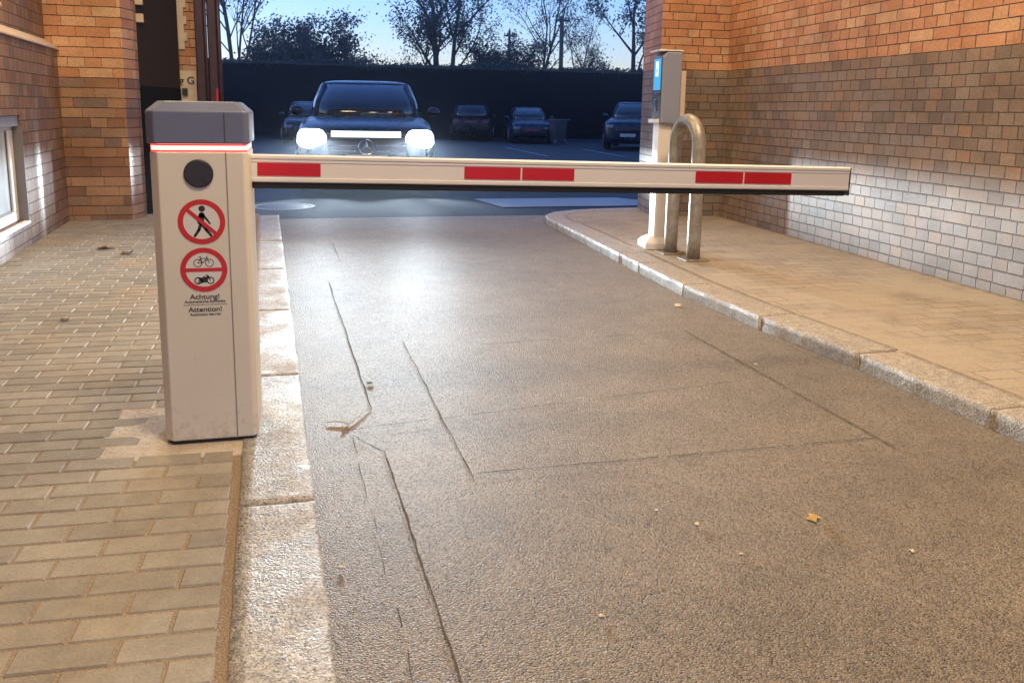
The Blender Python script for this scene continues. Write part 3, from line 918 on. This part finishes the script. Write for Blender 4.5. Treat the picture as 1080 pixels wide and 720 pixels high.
def make_car(kind, loc_, rz, label, paint, group, face='front', lit=False, plate_mat=None, platez=.5):
    P = kind
    c = empty('parked_car' if not lit else 'car', loc_, rz, label, 'car', group)
    b = MB()
    rr = []
    for y, w, zb, zt in P['st']:
        hh = zt - zb
        half = [(0, zb), (.55 * w, zb), (.88 * w, zb + .02), (.985 * w, zb + .12 * hh), (w, zb + .45 * hh), (.985 * w, zb + .75 * hh), (.93 * w, zb + .93 * hh), (.80 * w, zt), (.45 * w, zt + .012), (0, zt + .018)]
        ring = [(x, y, z_) for x, z_ in half] + [(-x, y, z_) for x, z_ in half[-2:0:-1]]
        rr.append(ring)
    b.rings(rr)
    bo = b.build('body', paint, c, smooth=True, sub=2)
    dg = bpy.context.evaluated_depsgraph_get(); dg.update()
    ev = bo.evaluated_get(dg); tm = ev.to_mesh()
    bvh = BVHTree.FromPolygons([v.co.copy() for v in tm.vertices], [tuple(p.vertices) for p in tm.polygons]); ev.to_mesh_clear()
    Lc = P['st'][-1][0]
    b = MB(); b.rings([se(*g_) for g_ in P['gh'][:3]], True, True)
    gl = b.build('windows', M['carglass'], c, smooth=True, fixn=True)
    b = MB(); b.rings([se(P['gh'][2][0] + .012, P['gh'][2][1] - .02, P['gh'][2][2] + .02, P['gh'][2][3] - .035)] + [se(*[g_[0] + .012, g_[1] - .02, g_[2] + .02, g_[3]]) for g_ in P['gh'][2:]], True, True)
    b.build('roof', paint, c, smooth=True, sub=1)
    # pillars follow the corners of the glass rings
    rg = [se(g_[0] + .006, g_[1] - .006, g_[2] + .006, g_[3]) for g_ in P['gh'][:3]]
    for idx in (3, 10, 17, 24):
        b = MB(); b.tube([r[idx] for r in rg], .032, 8); b.build('pillar', paint, c, smooth=True)
    for idx in (0, 13):
        b = MB(); b.tube([r[idx] for r in rg], .028, 8); b.build('pillar', paint, c, smooth=True)
    # side mirrors
    for sx in (-1, 1):
        b = MB(); y_ = P['gh'][1][1] - .1; h_ = P['gh'][0][3] + .09
        b.rings([[(sx * (.86 + .115 * t), y_ + ry * math.cos(a), h_ + rz_ * math.sin(a)) for a in [2 * PI * k / 12 for k in range(12)]] for t, ry, rz_ in ((0, .03, .03), (.25, .06, .07), (.8, .065, .075), (1.3, .045, .055), (1.5, .015, .02))])
        b.build('side_mirror', paint, c, smooth=True)
    # wheels
    for y_ in P['wy']:
        for sx in (-1, 1):
            w = MB(); r_ = P['wr']; x_ = sx * .80
            w.lathe([(r_ - .10, x_ - .10), (r_ - .02, x_ - .10), (r_, x_ - .06), (r_, x_ + .08), (r_ - .02, x_ + .118), (r_ - .10, x_ + .118)], (0, y_, r_), 28, 'X')
            wo = w.build('wheel', M['tyre'], c, smooth=True)
            w = MB(); w.lathe([(.02, sx * .935), (r_ - .11, sx * .930), (r_ - .10, sx * .921)], (0, y_, r_), 20, 'X'); w.build('rim', M['rim'], wo)
    def patch_(name, x0, x1, z0, z1, mat, par, rear=False, off=.012, nx=12, nz=5, shape=None, th=.02):
        b = MB(); vs = []
        for i in range(nx + 1):
            col = []
            for j in range(nz + 1):
                s_, t_ = i / nx, j / nz
                x = x0 + (x1 - x0) * s_; zz0, zz1 = (z0, z1) if shape is None else shape(s_, z0, z1)
                z_ = zz0 + (zz1 - zz0) * t_
                o_ = Vector((x, Lc + 2 if rear else -2, z_))
                h_, n_, _, _ = bvh.ray_cast(o_, Vector((0, -1 if rear else 1, 0)))
                y_ = h_.y if h_ is not None else (Lc - .3 if rear else .3)
                col.append(b.bm.verts.new((x, y_ + (off if rear else -off), z_)))
            vs.append(col)
        for i in range(nx):
            for j in range(nz): b.bm.faces.new((vs[i][j], vs[i + 1][j], vs[i + 1][j + 1], vs[i][j + 1]))
        o = b.build(name, mat, par, smooth=True)
        m_ = o.modifiers.new('solid', 'SOLIDIFY'); m_.thickness = th; m_.offset = 0
        return o
    st0 = P['st'][1]
    hz = st0[3] - .10
    if lit:
        for sx in (-1, 1):
            sh = lambda s_, a, d_: (a + .015 + .03 * (1 - s_), d_ - .05 * (1 - s_) ** 2)
            patch_('headlight', sx * .49, sx * .86, hz - .19, hz + .095, M['headlamp'], c, nx=20, nz=8, shape=lambda s_, a, d_: ((a + d_) / 2 - (d_ - a) / 2 * max(.10, 1 - abs(2 * s_ - 1) ** 2.2) ** .5 * (.45 + .55 * s_), (a + d_) / 2 + (d_ - a) / 2 * max(.16, 1 - abs(2 * s_ - 1) ** 5) ** .5))  # lit shape drawn taller and rounder than the lens, bloom included
        patch_('light_band', -.43, .43, hz - .004, hz + .072, M['drl'], c, nx=24, nz=2)
        gr = patch_('grille', -.52, .52, hz - .30, hz - .02, M['black'], c, nx=20, nz=5, off=.004)
        patch_('lower_intake', -.60, .60, .36, .47, M['black'], c, nx=20, nz=3, off=.004)
        for z_ in (hz - .125, hz - .20):
            for sx in (-1, 1):
                patch_('grille_slat', sx * .12, sx * .48, z_, z_ + .012, M['chrome'], gr, nx=10, nz=1, off=.012, th=.008)
        # round star emblem
        ez = hz - .14
        h_, *_ = bvh.ray_cast(Vector((0, -2, ez)), Vector((0, 1, 0)))
        b = MB(); ey = h_.y - .03
        b.tube([(.098 * math.sin(2 * PI * k / 32), ey, ez + .098 * math.cos(2 * PI * k / 32)) for k in range(33)], .009, 8, False)
        for k in range(3):
            a = 2 * PI * k / 3
            dv, nv = Vector((math.sin(a), 0, math.cos(a))), Vector((math.cos(a), 0, -math.sin(a)))
            ct_ = Vector((0, ey - .008, ez)); tip = Vector((0, ey, ez)) + dv * .096
            b.poly([ct_, Vector((0, ey + .006, ez)) + nv * .022 + dv * .012, tip]); b.poly([ct_, tip, Vector((0, ey + .006, ez)) - nv * .022 + dv * .012])
        b.build('star_emblem', M['chrome'], gr, fixn=False)
        b = MB(); b.box(-.26, .26, h_.y - .035, h_.y + .06, .46, .57); b.build('number_plate', M['plate'], c, bevel=.004)
        return c, hz, bvh
    rear = face == 'rear'
    for sx in (-1, 1):
        patch_('headlight', sx * .50, sx * .74, hz - .06, hz + .04, M['lampglass'], c)
        patch_('tail_light', sx * .48, sx * .70, .74, .88, M['taillight'], c, rear=True)
    patch_('grille', -.42, .42, hz - .18, hz - .02, M['black'], c, off=.005)
    patch_('number_plate', -.26, .26, platez - .055, platez + .055, plate_mat or M['plate'], c, rear=rear, off=.02, th=.01)
    return c
CARX, CARY = .885, 11.9
head = math.atan2(CARX, CARY)          # the nose points at the barrier
rz_car = -math.atan(CARX / CARY)
mc, hz, bvh = make_car(SUV, (CARX, CARY, gz(CARY)), rz_car, 'dark car with lit headlights and light band waiting behind the barrier arm', M['carpaint'], None, lit=True)
mc.scale = (1.09, 1, 1)
for sx in (-1, 1):
    sp = bpy.data.lights.new('headlight_beam', 'SPOT'); sp.energy = 3600.; sp.spot_size = R(142); sp.spot_blend = .25; sp.shadow_soft_size = .05
    sp.color = (.74, .90, 1.)
    sp.use_nodes = True
    nt = sp.node_tree; em = nt.nodes['Emission']
    tc = nt.nodes.new('ShaderNodeTexCoord'); sx_ = nt.nodes.new('ShaderNodeSeparateXYZ'); nt.links.new(tc.outputs['Normal'], sx_.inputs[0])
    nx_, ny_, nz_ = [X(nt, o) for o in sx_.outputs]
    az = nz_.op('ABSOLUTE').max(.05)
    el = ny_ / az; lat = (nx_ / az).op('ABSOLUTE')
    BEAM = (el, lat)
    cut = el.smooth(-.03, .022, 1., .03)                       # low beam cut-off
    core = (el + .02).op('ABSOLUTE').smooth(.03, .14, 1., .04)
    wide = lat.smooth(.5, .95, 1., .10)
    st = cut * core * wide * lat.smooth(.05, .38, .40, .95)
    nt.links.new(st.s, em.inputs['Strength'])
    so_ = bpy.data.objects.new('headlight_beam', sp); COL.objects.link(so_); so_.parent = mc
    so_.location = (sx * .62, -.07, hz - .02); so_.rotation_euler = (R(90), 0, PI)

make_car(WAGON, (8.05, 35.6 + 4.6, -.2), R(180 - 13), 'dark estate car seen from behind at the far left of the distant car park', M['carpaint_dark'], 'cars parked along the far wall', 'rear', plate_mat=M['plate_redlit'], platez=.80)
make_car(SEDAN, (9.05, 33.3, -.2), R(-10), 'dark blue saloon car parked facing the gateway beside the wheelie bin', M['carpaint_blue'], 'cars parked along the far wall', plate_mat=M['plate_redlit'], platez=.52)
make_car(SUV, (10.75, 27.3, -.17), R(-27), 'dark blue off road car half hidden by the right brick pillar', M['carpaint_blue'], 'cars parked along the far wall')
make_car(WAGON, (.25, 31.2, -.19), R(-3), 'dark parked car in the shade left of the lit car', M['carpaint_dark'], 'cars parked along the far wall')

# wheelie bin
wb = empty('wheelie_bin', (10.0, 33.0, -.2), R(12), 'dark wheelie bin standing beside the dark blue saloon', 'bin')
b = MB(); b.rings([[(x, y, h) for x, y in ((-w, -w), (w, -w), (w, w), (-w, w))] for w, h in ((.22, .08), (.28, .92))]); b.build('body', M['bin'], wb, bevel=.02)
b = MB(); b.box(-.31, .31, -.31, .31, .925, .985); b.build('lid', plain('binlid', (.05, .055, .065), .5), wb, bevel=.02)
b = MB(); b.tube([(.31, -.2, .95), (.42, -.2, .96), (.42, .2, .96), (.31, .2, .95)], .018); b.build('handle', plain('binhandle', (.12, .12, .14), .5), wb)
for sx in (-1, 1):
    b = MB(); b.lathe([(.10, sx * .2 - .025), (.10, sx * .2 + .025)], (0, -.2, .10), 18, 'X'); b.build('wheel', plain('binwheel', (.09, .09, .1), .5), wb)

# ------------------------------------------------------------------ far wall, poles, trees
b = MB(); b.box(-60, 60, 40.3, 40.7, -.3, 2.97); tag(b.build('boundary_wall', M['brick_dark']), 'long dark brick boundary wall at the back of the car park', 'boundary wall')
b = MB(); b.box(-60, 60, 40.25, 40.75, 2.975, 3.05); bw_ = b.build('coping', M['black']); bw_.parent = bpy.data.objects['boundary_wall']

def upole(x, y, h, arms, label, r=.14):
    u = empty('utility_pole', (x, y, -.2), 0, label, 'utility pole', 'utility poles beyond the far wall')
    b = MB(); b.tube([(0, 0, 0), (0, 0, h)], [r, r * .8], 10); b.build('pole', M['polewood'], u, smooth=True)
    for z_, w in arms:
        b = MB(); b.box(-w, w, -.06 - r, .06 - r, z_ - .06, z_ + .06); a = b.build('crossarm', M['polewood'], u)
        for sx in (-.9, -.45, .45, .9):
            i = MB(); i.lathe([(.03, .062), (.05, .1), (.05, .16), (.02, .22)], (sx * w, -r, z_), 8); i.build('insulator', M['cap'], a)
# 5 cm per pixel at 46 m
def px(x, Y=50.):
    """world x at depth Y seen at photo column x (layout aid: the trees' real distances differ)"""
    u = (x - 540) / 900.
    return Y * (.971 * u + .238) / (.955 - .239 * u)
upole(px(586, 48), 48, 6.6, [(6.35, .42)], 'tall utility pole with crossarm beyond the far wall')
upole(px(533.5, 62), 62, 7.0, [(6.6, .42)], 'smaller distant utility pole standing among bushes', .12)

def grow_tree(name, label, x, y, h, trunks, spread, clear, leaves, lsize, mat, seed, dens=1.0, crown_w=1.0, cat='tree', levels=3, lean=0.):
    q = random.Random(seed)
    t = empty(name, (x, y, -.2), 0, label, cat, 'trees and bushes beyond the far wall')
    tb_ = MB(); tips = []
    def branch(p, d_, L, r_, lv):
        n = 4
        pts = [p.copy()]; rad = [r_]
        dd = d_.copy()
        for i in range(n):
            dd = (dd + Vector((q.uniform(-1, 1), q.uniform(-1, 1), q.uniform(-.3, .6))) * (.06 if lv == levels else .14)).normalized()
            p = p + dd * L / n
            pts.append(p.copy()); rad.append(r_ * (1 - .62 * (i + 1) / n))
        tb_.tube(pts, rad, 6 if lv > 1 else 4, False)
        if lv <= 1:
            for i in range(1, n + 1): tips.append((pts[i], .5 if lv == 1 else .4))
        if lv > 0:
            k = q.randint(4, 6) if lv > 1 else q.randint(4, 7)
            for j in range(k):
                f = q.uniform(.35 if lv < levels else clear, 1.)
                i = min(n - 1, int(f * n)); o_ = pts[i].lerp(pts[i + 1], f * n - i)
                az_ = q.uniform(0, 2 * PI); up_ = q.uniform(.15, .85)
                nd = (dd * .55 + Vector((math.cos(az_), math.sin(az_) * .8, up_)) * spread).normalized()
                branch(o_, nd, L * (q.uniform(.30, .50) if lv == levels else q.uniform(.42, .66)), max(.010, r_ * .46 * (1 - .3 * f)), lv - 1)
            if lv > 1: branch(pts[-1], (dd + Vector((q.uniform(-.3, .3), q.uniform(-.3, .3), .3))).normalized(), L * .55, rad[-1], lv - 1)
    for k in range(trunks):
        a = q.uniform(-1, 1)
        d0 = Vector((lean + (a * .28 if trunks > 1 else a * .06), q.uniform(-.1, .1), 1)).normalized()
        branch(Vector((q.uniform(-.3, .3) * (trunks > 1) * crown_w, q.uniform(-.2, .2), 0)), d0, h * (.72 if cat == 'tree' else .56) * q.uniform(.88, 1.05), .026 * h * q.uniform(.7, 1.) / math.sqrt(trunks), levels)
    tb_.build('trunk', M['bark'], t, smooth=True, uv=False, fixn=False)
    cb = MB()
    for i in range(int(leaves * (1.0 if cat == 'tree' else 1.25))):
        p, rr_ = q.choice(tips)
        c_ = p + Vector((q.gauss(0, 1), q.gauss(0, 1), q.gauss(0, .8))) * rr_ * .55 * dens
        if c_.z < .3: continue
        a = Vector((q.gauss(0, 1), q.gauss(0, 1), q.gauss(0, 1))).normalized(); b2 = a.orthogonal().normalized()
        s_ = lsize * q.uniform(.45, 1.0)
        n3 = a.cross(b2)
        cb.poly([c_ + b2 * s_, c_ + a * s_ * .5 + n3 * s_ * .15, c_ - b2 * s_, c_ - a * s_ * .5])
    cb.build('crown', mat, t, uv=False, fixn=False)
    return t
Ld, Lm = M['leafdark'], M['leafmid']
grow_tree('leafy_tree', 'sparse multi stemmed tree right beside the folded purple gate', px(252, 46), 46, 9.5, 4, .45, .55, 1900, .13, Ld, 11)
grow_tree('round_bush', 'low rounded bush between the multi stemmed tree and the broad bush', px(283, 48), 48, 4.8, 5, .8, .2, 5200, .13, Ld, 12, cat='bush')
grow_tree('round_bush', 'broad dense bush directly above the lit car, its left half', px(314, 50), 50, 6.0, 6, .75, .15, 8200, .13, Ld, 13, cat='bush')
grow_tree('round_bush', 'broad dense bush directly above the lit car, its right half', px(352, 50), 50, 6.0, 6, .75, .15, 8200, .13, Ld, 14, cat='bush')
grow_tree('round_bush', 'small low bush at the right foot of the broad bush', px(376, 49), 49, 3.9, 4, .8, .15, 3000, .12, Ld, 15, cat='bush')
grow_tree('round_bush', 'tiny pale bush in the gap left of the tall twin trees', px(408, 60), 60, 4.6, 3, .8, .2, 1400, .12, Lm, 16, cat='bush')
grow_tree('leafy_tree', 'tall open crowned tree, left one of the twin trunks', px(463, 50), 50, 10.5, 1, .85, .45, 4200, .12, Ld, 21, lean=-.03)
grow_tree('leafy_tree', 'tall open crowned tree, right one of the twin trunks', px(471, 50.5), 50.5, 10.5, 1, .8, .45, 3600, .12, Ld, 22, lean=.03)
grow_tree('leafy_tree', 'thin young tree just left of the twin trunks', px(448, 52), 52, 6.5, 1, .6, .3, 1100, .11, Ld, 23)
grow_tree('round_bush', 'dark round bush right of the twin trunks', px(510, 52), 52, 5.6, 5, .7, .15, 6000, .13, Ld, 24, cat='bush')
grow_tree('round_bush', 'dark low bush left of the tall utility pole', px(555, 52), 52, 5.3, 5, .7, .15, 5200, .13, Ld, 25, cat='bush')
grow_tree('round_bush', 'dark bush around the smaller utility pole', px(535, 53), 53, 4.8, 4, .7, .15, 3600, .13, Ld, 30, cat='bush')
grow_tree('leafy_tree', 'tall sparse tree rising behind the bush by the tall utility pole', px(561, 54), 54, 9.5, 2, .6, .45, 2400, .12, Ld, 26)
grow_tree('leafy_tree', 'feathery small tree just right of the tall utility pole', px(597, 56), 56, 6.6, 2, .5, .2, 1400, .10, Lm, 27)
grow_tree('round_bush', 'twiggy bush left of the tree by the right pillar', px(626, 50), 50, 4.4, 4, .8, .15, 2800, .12, Ld, 28, cat='bush')
grow_tree('leafy_tree', 'tall open tree overhanging beside the right brick pillar', px(664, 47), 47, 9.5, 1, .95, .3, 4600, .13, Ld, 29, lean=-.08)
grow_tree('round_bush', 'low bush half hidden behind the right brick pillar', px(684, 47), 47, 4.0, 3, .8, .15, 1800, .12, Ld, 31, cat='bush')
# creeper along the top of the wall
q = random.Random(77); b = MB()
for i in range(9000):
    x = q.uniform(-8, 22); hgt = 3.02 + .12 * math.sin(x * 1.3) * math.sin(x * .37 + 1)
    c_ = Vector((x, 40.5 + q.uniform(-.28, .25), hgt + q.gauss(0, .07)))
    a = Vector((q.gauss(0, 1), q.gauss(0, 1), q.gauss(0, 1))).normalized(); b2 = a.orthogonal().normalized(); s_ = .07 * q.uniform(.6, 1.3)
    b.poly([c_ + b2 * s_, c_ + a * s_ * .6, c_ - b2 * s_, c_ - a * s_ * .6])
tag(b.build('creeper', Ld, uv=False, fixn=False), 'dark creeper growing along the top of the boundary wall', 'creeper', kind='stuff')

# manhole
mh = empty('manhole_cover', (-.2, 10.2, gz(10.2) + .0), 0, 'round iron manhole cover in the road behind the barrier post', 'manhole cover')
b = MB(); b.lathe([(.36, -.02), (.36, .006), (.31, .006), (.31, -.004)], n=36); b.build('ring', M['rustplate'], mh)
b = MB(); b.lathe([(.30, -.02), (.30, .004), (.05, .005)], n=36); b.build('lid', plain('iron', (.07, .06, .06), .5, .6, var=.3, vs=20, bump=.01, bs=25), mh)

# ------------------------------------------------------------------ litter
def leaf(x, y, z_, s_, mat, label, rz, group=None, name='dry_leaf', lobes=5):
    q = random.Random(int(x * 1000 + y * 77))
    o = None
    b = MB(); n = 20
    rim = []
    for k in range(n):
        a = 2 * PI * k / n
        r_ = s_ * (.62 + .38 * abs(math.cos(a * lobes / 2))) * q.uniform(.85, 1.1) * (1.25 if abs(math.cos(a)) > .8 else .85)
        rim.append(Vector((r_ * math.cos(a), r_ * math.sin(a), .004 + abs(q.gauss(0, .12)) * s_ + .25 * s_ * (math.sin(a) ** 2))))
    c_ = b.bm.verts.new((0, 0, .003)); vs = [b.bm.verts.new(p) for p in rim]
    for k in range(n): b.bm.faces.new((c_, vs[k], vs[(k + 1) % n]))
    o = b.build(name, mat, smooth=True)
    m_ = o.modifiers.new('solid', 'SOLIDIFY'); m_.thickness = .001
    o.location = (x, y, z_); o.rotation_euler = (0, 0, rz)
    return tag(o, label, 'leaf', group)
leaf(1.352, 1.931, 0, .022, M['dryleaf'], 'curled yellow leaf lying alone on the right half of the road', .6)
leaf(2.10, 4.45, 0, .028, M['paleleaf'], 'pale flat leaf on the road close to the right kerb', 1.2)
leaf(.25, 3.36, 0, .011, M['brownleaf'], 'brown leaf on the long road crack beside the barrier', .3)
leaf(-1.42, 6.75, .046, .05, M['brownleaf'], 'brown leaf on the left pavement near the pillar foot, left one', .2)
leaf(-1.22, 6.5, .046, .05, M['brownleaf'], 'brown leaf on the left pavement near the pillar foot, right one', 1.3)
leaf(-1.15, 4.5, .046, .028, M['brownleaf'], 'small brown leaf in the middle of the left pavement', 2.)
for i, (x, y) in enumerate(((.944, 2.07), (1.06, 1.80), (1.02, 1.97), (.62, 1.62), (.07, 1.95), (1.95, 3.3), (.9, 3.0), (1.5, 1.72))):
    leaf(x, y, 0, rng.uniform(.005, .009), M['paleleaf'], 'tiny pale leaf scrap lying on the asphalt', rng.uniform(0, 6), 'leaf scraps scattered on the road', 'leaf_scrap', 3)
b = MB()
b.tube([(0, 0, .003), (.05, .10, .005), (.115, .22, .004)], [.002, .0016, .001], 6, True)
b.tube([(.03, .06, .004), (-.02, .09, .005), (-.05, .085, .004)], [.002, .0016, .001], 6, True)
tw = b.build('twig', M['twig'], smooth=True); tw.location = (.115, 2.86, 0)
tag(tw, 'pale broken twig lying on the road beside the barrier post', 'twig')

# thin scattering volume, added to stand in for lens glare round the headlights
b = MB(); b.box(-70, 70, -8, 75, -1.3, 16)
hm = bpy.data.materials.new('glare_haze'); hm.use_nodes = True
hn = hm.node_tree; hn.nodes.remove(hn.nodes['Principled BSDF'])
pv = hn.nodes.new('ShaderNodeVolumePrincipled'); pv.inputs['Density'].default_value = .002; pv.inputs['Color'].default_value = (.8, .86, 1, 1); pv.inputs['Anisotropy'].default_value = .92
hn.links.new(pv.outputs[0], hn.nodes['Material Output'].inputs['Volume'])
tag(b.build('glare_haze', hm, uv=False), kind='stuff')
